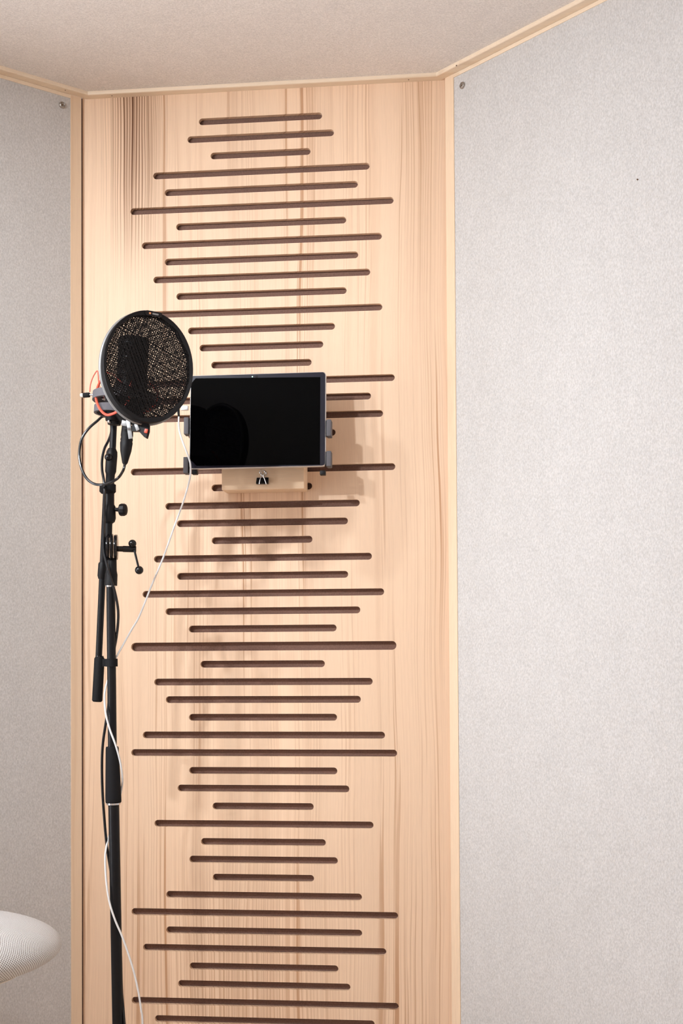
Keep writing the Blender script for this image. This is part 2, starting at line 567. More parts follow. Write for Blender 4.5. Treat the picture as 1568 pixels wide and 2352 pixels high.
# ceiling trim, one mitred strip per wall
TRIM_D, TRIM_H, TRIM_Z = 0.0172, 0.0060, CEIL
tan_h = math.tan(math.radians(22.5))
def trim(name, back0, back1, front0, front1, label):
    """strip with an eased front edge, between two mitred ends"""
    prof = [(0.0, 0.0), (0.0, -TRIM_H), (0.90, -TRIM_H), (0.97, -TRIM_H * 0.85), (1.0, -TRIM_H * 0.6), (1.0, 0.0)]
    vs = []
    for (b, f) in ((back0, front0), (back1, front1)):
        for (k, dz) in prof:
            p = Vector(b).lerp(Vector(f), k)
            vs.append((p.x, p.y, TRIM_Z + dz))
    n = len(prof)
    fs = [(k, (k + 1) % n, n + (k + 1) % n, n + k) for k in range(n)] + [tuple(range(n)), tuple(range(2 * n - 1, n - 1, -1))]
    o = obj(name, MB().add(vs, fs), M['trim'], None, 20)
    return tag(o, label, 'trim', 'structure')
bl, br = OL.copy(), OR.copy()
fl_ = Vector((XL + TRIM_D * tan_h, -TRIM_D, 0))
fr_ = Vector((XR - TRIM_D * tan_h, -TRIM_D, 0))
trim_1 = trim('trim_1', bl, br, fl_, fr_, 'pine ceiling strip along the top of the slotted panel')
trim_2 = trim('trim_2', bl, bl + DIR_L * WALL_LEN, fl_, bl + DIR_L * WALL_LEN + IN_L * TRIM_D, 'pine ceiling strip above the left felt wall')
trim_3 = trim('trim_3', br, br + DIR_R * WALL_LEN, fr_, br + DIR_R * WALL_LEN + IN_R * TRIM_D, 'pine ceiling strip above the right felt wall')
def nail(px, py, parent):
    d = FWD + RGT * ((px - W_PX / 2) / F_PX) + UPV * ((H_PX / 2 + SHIFT_PX - py) / F_PX)
    z = TRIM_Z - TRIM_H
    p = CAM + d * ((z - CAM.z) / d.z)
    obj('nail', MB().cyl(p + Vector((0, 0, .001)), p - Vector((0, 0, .0003)), 0.0011, seg=10), M['knot'], parent, 0)
nail(257, 220, trim_1); nail(938, 183, trim_1); nail(1048, 151, trim_3); nail(150, 207, trim_2)

# rest of the shell: two rear walls, three further corners, ceiling, floor
A_L = OL + DIR_L * WALL_LEN
A_R = OR + DIR_R * WALL_LEN
CORN = 0.61
B_L = A_L + Vector((0, -CORN, 0))
B_R = A_R + Vector((0, -CORN, 0))
C_L = B_L + Vector((S2, -S2, 0)) * WALL_LEN
C_R = B_R + Vector((-S2, -S2, 0)) * WALL_LEN
def shell_wall(name, a, b, mat, label):
    d = (b - a)
    L_ = d.length
    d.normalize()
    inn = Vector((-d.y, d.x, 0))
    ctr = Vector((0, -1.6, 0))
    if (ctr - a).dot(inn) < 0:
        inn = -inn
    w = obj(name, MB().add(*slab(a, d, inn, -0.03, L_ + 0.03, FLOOR, CEIL + 0.01, 0.0, -0.05)), mat, None, 0)
    return tag(w, label, 'wall', 'structure')
shell_wall('wall_corner_left', A_L, B_L, M['panel'], 'plain wooden corner panel at the far left of the booth')
shell_wall('wall_corner_right', A_R, B_R, M['panel'], 'plain wooden corner panel at the far right of the booth')
shell_wall('wall_rear_left', B_L, C_L, M['felt'], 'grey felt wall at the rear left of the booth')
shell_wall('wall_rear_right', B_R, C_R, M['felt'], 'grey felt wall at the rear right of the booth')
shell_wall('wall_rear', C_L, C_R, M['panel'], 'plain wooden corner panel opposite the slotted one')
ring = [OL, A_L, B_L, C_L, C_R, B_R, A_R, OR]
ctr = Vector((0, -1.82, 0))
def slab_poly(z0, z1, grow=0.04):
    pts = [ctr + (p - ctr) * (1 + grow) for p in ring]
    n = len(pts)
    vs = [(p.x, p.y, z0) for p in pts] + [(p.x, p.y, z1) for p in pts]
    return MB().add(vs, [tuple(range(n)), tuple(range(2 * n - 1, n - 1, -1))] + [(k, (k + 1) % n, n + (k + 1) % n, n + k) for k in range(n)])
tag(obj('ceiling', slab_poly(CEIL, CEIL + 0.05), M['felt_ceiling'], None, 0), 'brownish grey felt ceiling of the booth', 'ceiling', 'structure')
tag(obj('floor', slab_poly(-0.05, 0.0), M['floor'], None, 0), 'pale wooden floor of the booth', 'floor', 'structure')

# window in the left wall, outside the frame: daylight comes in through it
win = MB()
fw = 0.045
for r in ((WIN_T0, WIN_T0 + fw, WIN_Z0, WIN_Z1), (WIN_T1 - fw, WIN_T1, WIN_Z0, WIN_Z1),
          (WIN_T0 + fw, WIN_T1 - fw, WIN_Z0, WIN_Z0 + fw), (WIN_T0 + fw, WIN_T1 - fw, WIN_Z1 - fw, WIN_Z1)):
    win.add(*slab(OL, DIR_L, IN_L, *r, 0.006, -0.05))
window_1 = tag(obj('window_1', win, M['strip'], None, 0), 'pine framed window in the left felt wall', 'window', 'structure')
mg, nt, b = new_mat('window_glass')
nt.nodes.remove(b)
tr = nt.nodes.new('ShaderNodeBsdfTransparent')
gl = nt.nodes.new('ShaderNodeBsdfGlossy')
gl.inputs['Roughness'].default_value = 0.02
mx = nt.nodes.new('ShaderNodeMixShader')
mx.inputs[0].default_value = 0.06
nt.links.new(tr.outputs[0], mx.inputs[1]); nt.links.new(gl.outputs[0], mx.inputs[2])
nt.links.new(mx.outputs[0], nt.nodes['Material Output'].inputs['Surface'])
obj('window_pane', MB().add(*slab(OL, DIR_L, IN_L, WIN_T0 + fw - .005, WIN_T1 - fw + .005, WIN_Z0 + fw - .005, WIN_Z1 - fw + .005, -0.022, -0.026)), mg, window_1, 0)
pl = bpy.data.lights.new('window_portal', 'AREA')
pl.shape = 'RECTANGLE'
pl.size, pl.size_y = WIN_T1 - WIN_T0, WIN_Z1 - WIN_Z0
pl.cycles.is_portal = True
po = bpy.data.objects.new('window_portal', pl)
COL.objects.link(po)
pc = OL + DIR_L * ((WIN_T0 + WIN_T1) / 2) - IN_L * 0.052
po.location = (pc.x, pc.y, (WIN_Z0 + WIN_Z1) / 2)
po.rotation_euler = IN_L.to_track_quat('-Z', 'Y').to_euler()

# ceiling spot lamp, outside the frame: a short rail with three heads turned to the panel
LAMP = Vector((-0.80, -1.45, CEIL))
lamp = thing('ceiling_lamp', LAMP, 'white ceiling rail lamp with three spot heads', 'lamp')
rail_d = Vector((0.87, -0.49, 0)).normalized()
RR = Matrix((rail_d, Vector((0.49, 0.87, 0)).normalized(), Vector((0, 0, 1)))).transposed()
obj('lamp_rail', MB().box(LAMP - Vector((0, 0, 0.011)), (0.60, 0.034, 0.022), RR, 0.003), M['lamp_body'], lamp)
for (t_, tgt, kk, cone) in ((-0.24, Vector((-0.36, 0, 1.28)), 1.0, 76.0), (0.0, Vector((-0.10, 0, 1.50)), 1.0, 70.0), (0.24, Vector((0.50, -0.22, 1.24)), 1.5, 86.0)):
    p = LAMP + rail_d * t_ - Vector((0, 0, 0.075))
    d = (tgt - p).normalized()
    hd_ = obj('spot_head', MB().lathe(p - d * 0.05, p + d * 0.045, [(0, 0.020), (0.06, 0.028), (0.9, 0.032), (1, 0.032), (1, 0.029), (0.86, 0.028)], 28, cap=False), M['lamp_body'], lamp)
    obj('head_stem', MB().cyl(p - d * 0.01 + Vector((0, 0, 0.02)), LAMP + rail_d * t_ - Vector((0, 0, 0.02)), 0.006, seg=14), M['lamp_body'], hd_)
    obj('lens', MB().cyl(p + d * 0.022, p + d * 0.024, 0.0275, seg=28), M['lamp'], hd_)
    ld = bpy.data.lights.new('spot_light', 'SPOT')
    ld.energy = LAMP_POWER * kk
    ld.color = LAMP_COLOR
    ld.spot_size = math.radians(cone)
    ld.spot_blend = 1.0
    ld.shadow_soft_size = 0.026
    lo = bpy.data.objects.new('spot_light', ld)
    COL.objects.link(lo)
    lo.parent = hd_
    lo.location = p + d * 0.05
    lo.rotation_euler = d.to_track_quat('-Z', 'Y').to_euler()

# ------------------------------------------------------------------ wooden block, tablet holder, tablet
Y_BLOCK = -0.045
b0, b1 = at(509, 1128, Y_BLOCK), at(698, 1120, Y_BLOCK)
bz0 = (b0.z + b1.z) / 2
bz1 = bz0 + 0.085
block = tag(obj('wooden_block', MB().box(((b0.x + b1.x) / 2, (Y_BLOCK - 0.0003) / 2, (bz0 + bz1) / 2), (b1.x - b0.x, -Y_BLOCK - 0.0006, bz1 - bz0), bev=0.0012), M['block'], None, 30),
            'pale wooden block hung on the slotted panel below the tablet', 'block')

TAB_Y, TAB_T, TILT = -0.086, 0.0075, math.radians(4.0)
tc0, tc1 = at(435.5, 965, TAB_Y), at(748, 962, TAB_Y)
tw = tc1.x - tc0.x
th = (at(592, 856, TAB_Y).z - at(592, 1075.5, TAB_Y).z)
tcen = Vector(((tc0.x + tc1.x) / 2, TAB_Y, (at(592, 856, TAB_Y).z + at(592, 1075.5, TAB_Y).z) / 2))
UX = Vector((1, 0, 0))
UZ = Vector((0, math.sin(TILT), math.cos(TILT)))
NV = UZ.cross(UX)                 # away from the viewer
tablet = thing('tablet', tcen - UZ * th / 2, 'black tablet with dark screen held in front of the slotted panel', 'tablet')
obj('tablet_body', MB().prism(rrect(tw, th, 0.0062), TAB_T, tcen, UX, UZ, bev=0.0009), M['alu'], tablet, 30, label='silver metal edge and back')
k = tw / 312.5
bez = obj('bezel', MB().prism(rrect(tw - 0.0022, th - 0.0022, 0.0052), 0.0006, tcen - NV * 0.0004, UX, UZ), M['bezel'], tablet, 0)
def tpx(px, py):                  # pixel of the photograph -> tablet plane
    return ((px - 591.75) * k, (965.7 - 0.026 * (px - 591.75) - py) * k)
scr = [tpx(*p) for p in ((453, 1071), (735, 1067), (735, 866), (448, 868), (437.5, 881), (438.5, 1057))]
obj('screen', MB().prism(scr, 0.0004, tcen - NV * 0.0009, UX, UZ), M['glass_black'], tablet, 0, label='switched-off black screen')
for (px, py, mat, nm, r) in ((579.5, 864.5, 'led', 'camera_light', 0.0011), (589, 864, 'gloss', 'front_camera', 0.0022)):
    q = tpx(px, py)
    c = tcen + UX * q[0] + UZ * q[1] - NV * 0.0004
    obj(nm, MB().cyl(c, c - NV * 0.0005, r, seg=14), M[mat], tablet, 0)
holder = thing('tablet_holder', (tcen.x, -0.06, tcen.z - th / 2), 'dark grey clamp holder with four rubber jaws gripping the tablet', 'holder')
def tp(px, py, off):
    q = tpx(px, py)
    return tcen + UX * q[0] + UZ * q[1] + NV * off
RT = Matrix((UX, NV, UZ)).transposed()
for (x0, x1, y0, y1) in ((422.5, 433.5, 959, 998), (422.5, 433.5, 1051, 1088), (750, 760.5, 964, 1002), (750, 760.5, 1036, 1071)):
    c = tp((x0 + x1) / 2, (y0 + y1) / 2, 0.006)
    j = obj('jaw', MB().box(c, ((x1 - x0) * k, 0.018, (y1 - y0) * k), RT, 0.0012), M['grip'], holder, 30)
    s = 1 if x0 < 592 else -1
    obj('jaw_pad', MB().box(c + UX * s * (x1 - x0) * k * 0.5 + NV * 0.001, (0.0026, 0.012, (y1 - y0) * k * 0.94), RT, 0.0005), M['black_plastic'], j, 30)
for py in (984, 1062):
    c0, c1 = tp(424, py, 0.0125), tp(760, py, 0.0125)
    obj('arm', MB().box((c0 + c1) / 2, ((c1 - c0).length, 0.005, 0.014), RT, 0.001), M['black_plastic'], holder, 30)
obj('back_plate', MB().box(tp(592, 985, 0.0185), (0.11, 0.008, 0.085), RT, 0.003), M['black_plastic'], holder, 30)
obj('mount_stem', MB().cyl(tp(592, 1010, 0.02), Vector((tcen.x, Y_BLOCK + 0.004, tp(592, 1010, 0.03).z - 0.004)), 0.014, seg=24), M['black_plastic'], holder, 30)
for px in (446, 740):
    obj('foot', MB().box(tp(px, 1083, 0.011), (0.009, 0.010, 0.007), RT, 0.001), M['black_plastic'], holder, 30)

# binder clip on the wooden block
yc = Y_BLOCK
clip = thing('binder_clip', at(603.5, 1113, yc), 'small black binder clip with silver wire handles on the wooden block', 'clip')
c0, c1 = at(590, 1113, yc), at(617, 1097, yc)
w_, h_ = c1.x - c0.x, c1.z - c0.z
tri = [(0, 0), (-0.0085, 0.0), (-0.0095, 0.0015), (-0.0015, h_), (0, h_)]
vs = [(c0.x, yc - 0.0002 + p[0], c0.z + p[1]) for p in tri] + [(c0.x + w_, yc - 0.0002 + p[0], c0.z + p[1]) for p in tri]
n = len(tri)
obj('clip_body', MB().add(vs, [tuple(range(n)), tuple(range(2 * n - 1, n - 1, -1))] + [(i, (i + 1) % n, n + (i + 1) % n, n + i) for i in range(n)]), M['black'], clip, 20)
yw = yc - 0.0105
wire = [at(595, 1112, yw), at(597.5, 1100, yw), at(600, 1091, yw), at(596.5, 1086, yw), at(597.5, 1081, yw), at(602.5, 1079, yw), at(607, 1082, yw), at(607.5, 1087, yw), at(604, 1091, yw), at(607.5, 1101, yw), at(611.5, 1112, yw)]
obj('wire_handle', MB().tube(wire, 0.0008, 8, 6), M['chrome'], clip)
wire = [p + Vector((0.001, 0.0095, -0.001)) for p in wire[2:9]]
obj('wire_handle', MB().tube(wire, 0.0007, 8, 6), M['chrome'], clip)

# ------------------------------------------------------------------ microphone stand
YS = -0.25                        # main tube
s1 = mpp(YS)
def sp(px, py, dy=0.0):
    return at(px, py, YS + dy)
foot_pt = Vector((sp(275, 2700).x, YS - 0.01, 0.0))
stand = thing('microphone_stand', foot_pt, 'black microphone stand with folded boom beside the slotted panel', 'stand')
top_low, bot_low = sp(261, 1846), sp(270.5, 2352)
ax = (bot_low - top_low).normalized()
base = top_low + ax * ((top_low.z - 0.10) / -ax.z)
obj('lower_tube', MB().cyl(base, top_low, 12.9 * s1, seg=28), M['black'], stand)
g0, g1 = sp(260.5, 1844), sp(257.5, 1715)
obj('height_clutch', MB().lathe(g0, g1, [(0, 17.5 * s1), (0.02, 18.6 * s1), (0.1, 18.6 * s1), (0.55, 17 * s1), (0.97, 15.2 * s1), (1, 14.2 * s1)], 28), M['foam'], stand)
obj('clutch_ring', MB().cyl(sp(260.6, 1848), sp(260.5, 1843.5), 16.2 * s1, seg=28), M['chrome'], stand)
obj('upper_tube', MB().cyl(sp(258, 1720), sp(254, 1335), 10.4 * s1, seg=28), M['black'], stand)
# bracket and joint under the boom
br_ = obj('boom_bracket', MB().lathe(sp(254.5, 1345), sp(257, 1282), [(0, 14.8 * s1), (0.4, 14.6 * s1), (0.55, 12.5 * s1), (1, 11 * s1)], 24), M['black_plastic'], stand)
obj('bracket_ring', MB().cyl(sp(254.4, 1348.5), sp(254.5, 1344.5), 12.0 * s1, seg=24), M['chrome'], br_)
jd = Vector((0.97, 0.20, 0)).normalized()
jc = sp(256, 1257, -0.002)
for i, (o_, r_, t_) in enumerate(((-0.0052, 31, 0.0040), (0.0005, 32, 0.0042), (0.0068, 30, 0.0050))):
    obj('joint_disc', MB().cyl(jc + jd * (o_ - t_ / 2), jc + jd * (o_ + t_ / 2), r_ * s1, seg=36, bev=0.001), M['gloss'], stand, 30)
# T handle that locks the joint
hs = sp(267, 1260.5, -0.002); he = sp(313, 1261.5, 0.004)
hd = obj('lock_handle', MB().lathe(hs, he, [(0, 6.6 * s1), (0.33, 6.8 * s1), (0.34, 7.6 * s1), (0.97, 7.6 * s1), (1, 6.8 * s1)], 20), M['gloss'], stand)
obj('handle_ball', MB().sphere(sp(304, 1248.5, -0.001), 9.4 * s1), M['gloss'], hd)
obj('handle_rod', MB().cyl(sp(308.5, 1264, -0.004), sp(318, 1303, -0.006), 2.7 * s1, seg=12), M['gloss'], hd)
obj('handle_ball', MB().sphere(sp(319.5, 1309.5, -0.006), 10.0 * s1), M['gloss'], hd)
# boom: thin tube that hangs beside the main tube and carries the microphone above it
YB = 0.018
obj('boom_tube', MB().cyl(sp(226.5, 1515, YB), sp(244, 1130, YB), 7.9 * s1, seg=24), M['black'], stand)
obj('boom_collar', MB().lathe(sp(234, 1330, YB), sp(236, 1292, YB), [(0, 8.5 * s1), (0.2, 11 * s1), (0.9, 10.5 * s1), (1, 9 * s1)], 24), M['black_plastic'], stand)
gr_ = obj('boom_grip', MB().lathe(sp(223, 1612, YB), sp(228.6, 1509, YB), [(0, 9.5 * s1), (0.03, 12.4 * s1), (0.96, 12.2 * s1), (1, 10 * s1)], 28), M['foam'], stand)
obj('grip_ring', MB().cyl(sp(228.5, 1511, YB), sp(228.8, 1506, YB), 9.6 * s1, seg=24), M['gloss'], gr_)
obj('cable_strap', MB().lathe(sp(256, 1531, 0), sp(255.8, 1513, 0), [(0, 14.5 * s1), (1, 14.5 * s1)], 20), M['foam'], stand)
obj('strap_tail', MB().box(sp(243, 1522, 0.006), (0.010, 0.004, 0.0115)), M['foam'], stand, 0)
# clutch with wing knob on the boom
cl = obj('boom_clutch', MB().lathe(sp(249.5, 1234), sp(250.5, 1130), [(0, 8 * s1), (0.30, 8.4 * s1), (0.34, 14.0 * s1), (0.42, 16.4 * s1), (0.68, 15.4 * s1), (0.72, 12.4 * s1), (1, 12 * s1)], 24), M['black_plastic'], stand)
obj('knob_shaft', MB().cyl(sp(262, 1170), sp(275, 1171), 4.6 * s1, seg=14), M['black_plastic'], cl)
kn = MB()
k0, k1 = sp(273, 1171), sp(291, 1171)
kn.lathe(k0, k1, [(0, 9 * s1), (0.12, 13.5 * s1), (0.3, 15 * s1), (0.7, 14.8 * s1), (0.92, 12.5 * s1), (1, 9 * s1)], 12)
obj('wing_knob', kn, M['black_plastic'], cl, 25)
obj('boom_collar', MB().lathe(sp(247, 1134), sp(247.5, 1112), [(0, 15 * s1), (0.2, 19.4 * s1), (0.95, 19.0 * s1), (1, 17.5 * s1)], 24), M['foam'], stand)
obj('neck', MB().lathe(sp(252, 1113), sp(257.5, 1030), [(0, 10.5 * s1), (0.28, 10.5 * s1), (0.36, 13 * s1), (0.80, 13.5 * s1), (0.9, 13 * s1), (1, 9 * s1)], 24), M['black_plastic'], stand)
nk = obj('neck_knob', MB().sphere(sp(249, 1050, -0.008), 9.5 * s1, s=(1, 1, 0.9)), M['gloss'], stand)
obj('neck_rod', MB().cyl(sp(258, 1045), sp(261.5, 962), 7.8 * s1, seg=20), M['black'], stand)
# tripod at the floor, below the frame
obj('tripod_hub', MB().lathe(base - Vector((0, 0, 0.02)), base + Vector((0, 0, 0.12)), [(0, 0.022), (0.2, 0.026), (0.8, 0.024), (1, 0.016)], 24), M['black_plastic'], stand)
for k_ in range(3):
    a = math.radians(120 * k_ + 150)
    p = Vector((base.x + math.cos(a) * 0.24, base.y + math.sin(a) * 0.24, 0.009))
    if p.y > -0.02:
        p.y = -0.02
    lg = obj('leg', MB().cyl(base + Vector((0, 0, 0.05)), p, 0.008, seg=16), M['black'], stand)
    obj('rubber_foot', MB().sphere(p, 0.0092, 14, 8), M['foam'], lg)

# ------------------------------------------------------------------ microphone, shock mount, pop filter
YM = -0.285
sm = mpp(YM)
m0, m1 = at(296, 975, YM), at(308, 776, YM)
mic = thing('microphone', m0, 'dark studio microphone half hidden behind the round pop filter', 'microphone')
axis = (m1 - m0)
obj('microphone_body', MB().lathe(m0, m0 + axis * 0.50, [(0, 10 * sm), (0.08, 24 * sm), (0.2, 36 * sm), (0.97, 38 * sm), (1, 37 * sm)], 32), M['black'], mic)
gr = MB().lathe(m0 + axis * 0.505, m1, [(0, 36 * sm), (0.93, 36 * sm), (0.985, 33.5 * sm), (1, 29 * sm)], 32)
gl_ = obj('grille', gr, M['mesh_black'], mic)
for kf in (0.12, 0.5, 0.82):
    c = m0 + axis * (0.505 + 0.495 * kf)
    obj('grille_band', MB().cyl(c - axis.normalized() * 0.0012, c + axis.normalized() * 0.0012, 36.8 * sm, seg=32), M['black'], gl_)
obj('band', MB().cyl(m0 + axis * 0.49, m0 + axis * 0.51, 38.6 * sm, seg=32), M['gloss'], mic)

mount = thing('shock_mount', at(262, 972, YM), 'black shock mount with red elastic cords around the microphone', 'shock mount')
rc = at(290, 916, YM)
ring_r = 79 * sm
up_ = Vector((0.06, 0.04, 1)).normalized()
e1 = up_.cross(Vector((0, 1, 0))).normalized(); e2 = up_.cross(e1).normalized()
def ring_pts(c, r, n=28, a0=0, a1=360):
    return [c + (e1 * math.cos(math.radians(a0 + (a1 - a0) * i / n)) + e2 * math.sin(math.radians(a0 + (a1 - a0) * i / n))) * r for i in range(n + (0 if a1 - a0 == 360 else 1))]
def band(c, r, h, t, seg=48):
    vs, fs = [], []
    for i in range(seg):
        a = 2 * math.pi * i / seg
        d = e1 * math.cos(a) + e2 * math.sin(a)
        for (rr, hh) in ((r, -h), (r, h), (r - t, h), (r - t, -h)):
            vs.append(c + d * rr + up_ * hh)
    for i in range(seg):
        j = (i + 1) % seg
        for q_ in range(4):
            fs.append((i * 4 + q_, i * 4 + (q_ + 1) % 4, j * 4 + (q_ + 1) % 4, j * 4 + q_))
    return MB().add(vs, fs)
obj('outer_ring', band(rc, ring_r, 0.006, 0.004), M['grip'], mount, 40)
lr = at(262, 943, YM)
obj('lower_ring', band(lr, 47 * sm, 0.0055, 0.004), M['grip'], mount, 40)
for a in (215, 180, 250):
    d = e1 * math.cos(math.radians(a)) + e2 * math.sin(math.radians(a))
    obj('ring_post', MB().cyl(rc + d * (ring_r - .002), lr + d * (47 * sm - .002), 0.0032, seg=10), M['black_plastic'], mount)
obj('inner_ring', band(m0 + axis * 0.28, 44 * sm, 0.010, 0.0035), M['black_plastic'], mount, 40)
obj('mount_base', MB().lathe(at(262, 976, YM + .01), at(264, 948, YM + .01), [(0, 15 * sm), (0.25, 17 * sm), (0.3, 21 * sm), (1, 24 * sm)], 20), M['black_plastic'], mount)
obj('base_arm', MB().tube([at(264, 955, YM + .01), at(282, 958, YM), m0 + Vector((0, 0.0, 0.004))], 0.007, 10, 5), M['black_plastic'], mount)
obj('base_screw', MB().sphere(at(250.5, 968, YM - 0.002), 4.2 * sm, 14, 8), M['chrome'], mount)
def cord(pts, r_px, y0, y1=None):
    n = len(pts)
    y1 = y0 if y1 is None else y1
    obj('elastic_cord', MB().tube([at(p[0], p[1], y0 + (y1 - y0) * i / (n - 1)) for i, p in enumerate(pts)], r_px * sm, 10, 6), M['red'], mount)
yf = YM - 0.062
cord([(236, 867), (227, 882), (221.6, 899), (220.5, 914.6), (225, 931), (233.6, 945), (245.5, 953), (259.6, 950), (271.5, 944)], 3.0, YM - 0.012, yf + 0.006)
cord([(206, 900), (207.5, 884), (213, 867), (222.7, 851.7), (225.4, 862.5), (226, 874.5), (228, 886), (232.5, 896)], 1.4, YM - 0.005)
cord([(243, 884), (238, 889), (233.6, 894), (226, 900.5)], 1.3, YM - 0.005)
cord([(243, 899), (246.5, 909), (251, 919), (260.7, 932)], 3.2, YM - 0.03, YM - 0.045)
cord([(302, 876), (297, 896), (296, 915), (287, 931)], 3.0, YM - 0.034)
cord([(236, 867), (244, 856), (262, 862), (280, 880)], 1.5, YM - 0.012, YM - 0.03)
cord([(345, 880), (362, 905), (352, 935), (330, 948)], 2.6, YM - 0.02, YM - 0.034)
kb = obj('side_screw', MB().cyl(at(205, 907, YM - .004), at(240, 905, YM - .004), 2.7 * sm, seg=14), M['chrome'], mount)
obj('side_knob', MB().lathe(at(191, 908, YM - .004), at(206, 907, YM - .004), [(0, 5.4 * sm), (0.1, 6 * sm), (0.9, 6 * sm), (1, 5.2 * sm)], 16), M['foam'], kb, 25)
obj('knob_cap', MB().cyl(at(185, 908.3, YM - .004), at(191.5, 908, YM - .004), 5.0 * sm, seg=16), M['cream'], kb)
obj('hinge', MB().box(at(240, 908, YM - .002), (0.006, 0.006, 0.014), Matrix.Rotation(math.radians(25), 3, 'Y'), 0.001), M['chrome'], mount, 30)
obj('bracket_plate', MB().box(at(297, 985, YM - .012), (0.0062, 0.003, 0.030), Matrix.Rotation(math.radians(-8), 3, 'Y'), 0.0006), M['grey_metal'], mount, 30)
obj('bracket_plate', MB().box(at(286, 972, YM - .010), (0.009, 0.003, 0.009), Matrix.Rotation(math.radians(14), 3, 'Y'), 0.0006), M['grey_metal'], mount, 30)

# pop filter: oval frame with two layers of black metal mesh
PH = math.radians(18.0)
YF = -0.345
fc = at(340, 843, YF)
ray = (fc - CAM); ray.z = 0; ray.normalize()
rgt_ = Vector((ray.y, -ray.x, 0))
nrm = -ray * math.cos(PH) + rgt_ * math.sin(PH)       # faces the room
fu = Vector((-nrm.y, nrm.x, 0)).normalized()
fu = fu if fu.dot(rgt_) > 0 else -fu
fv = Vector((0, 0, 1))
tl = math.radians(-3.5)
fu, fv = fu * math.cos(tl) + fv * math.sin(tl), fv * math.cos(tl) - fu * math.sin(tl)
sf = (fc - CAM).dot(FWD) / F_PX
RA, RB = 102 * sf / math.cos(PH), 129.5 * sf
pop = thing('pop_filter', fc - fv * RB, 'oval black mesh pop filter in front of the microphone', 'pop filter')
def ell(a, k_=1.0, d=0.0):
    return fc + fu * (RA * k_ * math.cos(a)) + fv * (RB * k_ * math.sin(a)) + nrm * d
NSEG = 72
vs, fs = [], []
poly = [math.radians(a) for a in (20, 52, 80, 112, 140, 168, 196, 228, 262, 296, 330, 352)]
def inner_k(a):
    """inner edge of the rim runs in straight flats between the rivets"""
    a = a % (2 * math.pi)
    for i in range(len(poly)):
        a0, a1 = poly[i], poly[(i + 1) % len(poly)]
        if a1 < a0: a1 += 2 * math.pi
        for aa in (a, a + 2 * math.pi):
            if a0 <= aa <= a1:
                p0, p1 = Vector((math.cos(a0), math.sin(a0))), Vector((math.cos(a1), math.sin(a1)))
                d = Vector((math.cos(aa), math.sin(aa)))
                e = p1 - p0
                den = d.x * e.y - d.y * e.x
                return 0.945 * (p0.x * e.y - p0.y * e.x) / den
    return 0.93
for i in range(NSEG):
    a = 2 * math.pi * i / NSEG
    ki = inner_k(a)
    for (k_, d) in ((1.0, 0.0035), (0.99, 0.0045), (ki, 0.0030), (ki, -0.010), (0.985, -0.012), (1.0, -0.010)):
        vs.append(ell(a, k_, d))
for i in range(NSEG):
    j = (i + 1) % NSEG
    for q_ in range(6):
        fs.append((i * 6 + q_, i * 6 + (q_ + 1) % 6, j * 6 + (q_ + 1) % 6, j * 6 + q_))
obj('rim', MB().add(vs, fs), M['black_plastic'], pop, 40)
obj('rim_edge', MB().tube([ell(2 * math.pi * i / 60, 0.995, -0.013) for i in range(60)], 0.0024, 8, 1, closed=True), M['grey_metal'], pop)  # pale grey colour stands in for the highlight along the frame's side
def screen(d, rot, pitch, wid, jit):
    vs, fs = [], []
    mbs = MB()
    for s_ in (0, 1):
        an = rot + s_ * math.pi / 2
        du = fu * math.cos(an) + fv * math.sin(an)
        dv = -fu * math.sin(an) + fv * math.cos(an)
        n_ = int(2 * RB / pitch) + 2
        for i in range(n_):
            o_ = -RB + (i + random.uniform(-jit, jit)) * pitch
            # chord of the oval at this offset
            ts = []
            base_ = dv * o_
            bx, bz = base_.dot(fu) / RA / 0.945, base_.dot(fv) / RB / 0.945
            dx, dz = du.dot(fu) / RA / 0.945, du.dot(fv) / RB / 0.945
            A = dx * dx + dz * dz; B = bx * dx + bz * dz; Cc = bx * bx + bz * bz - 1
            D = B * B - A * Cc
            if D <= 0: continue
            t0, t1 = (-B - math.sqrt(D)) / A, (-B + math.sqrt(D)) / A
            p0 = fc + base_ + du * t0 + nrm * (d + s_ * 0.0005)
            p1 = fc + base_ + du * t1 + nrm * (d + s_ * 0.0005)
            w = wid * random.uniform(0.85, 1.15) / 2
            h = 0.0004
            q = []
            for pp in (p0, p1):
                q += [pp - dv * w, pp + nrm * h, pp + dv * w, pp - nrm * h]
            mbs.add(q, [(0, 1, 5, 4), (1, 2, 6, 5), (2, 3, 7, 6), (3, 0, 4, 7), (3, 2, 1, 0), (4, 5, 6, 7)])
    return mbs
obj('mesh_screen', screen(0.0005, math.radians(24), 0.00225, 0.00098, 0.32), M['mesh_black'], pop, 0, kind='stuff')
obj('mesh_screen', screen(-0.0075, math.radians(-21), 0.0026, 0.00125, 0.32), M['mesh_black'], pop, 0, kind='stuff')
# name plate at the top of the rim
pc_ = ell(math.radians(88), 0.945, 0.004)
plate = obj('name_plate', MB().prism(rrect(0.026, 0.0075, 0.0035), 0.003, pc_ + nrm * 0.0015, fu, fv), M['gloss'], pop, 30)
obj('plate_mark', MB().prism(rrect(0.0095, 0.0022, 0.001), 0.0006, pc_ + nrm * 0.0019 + fu * 0.0025, fu, fv), M['grey_metal'], plate, 0)
obj('plate_dot', MB().cyl(pc_ + nrm * 0.0012 - fu * 0.0058, pc_ + nrm * 0.0021 - fu * 0.0058, 0.0016, seg=14), plain('copper_dot', (0.75, 0.33, 0.16), 0.35, 0.5), plate, 0)
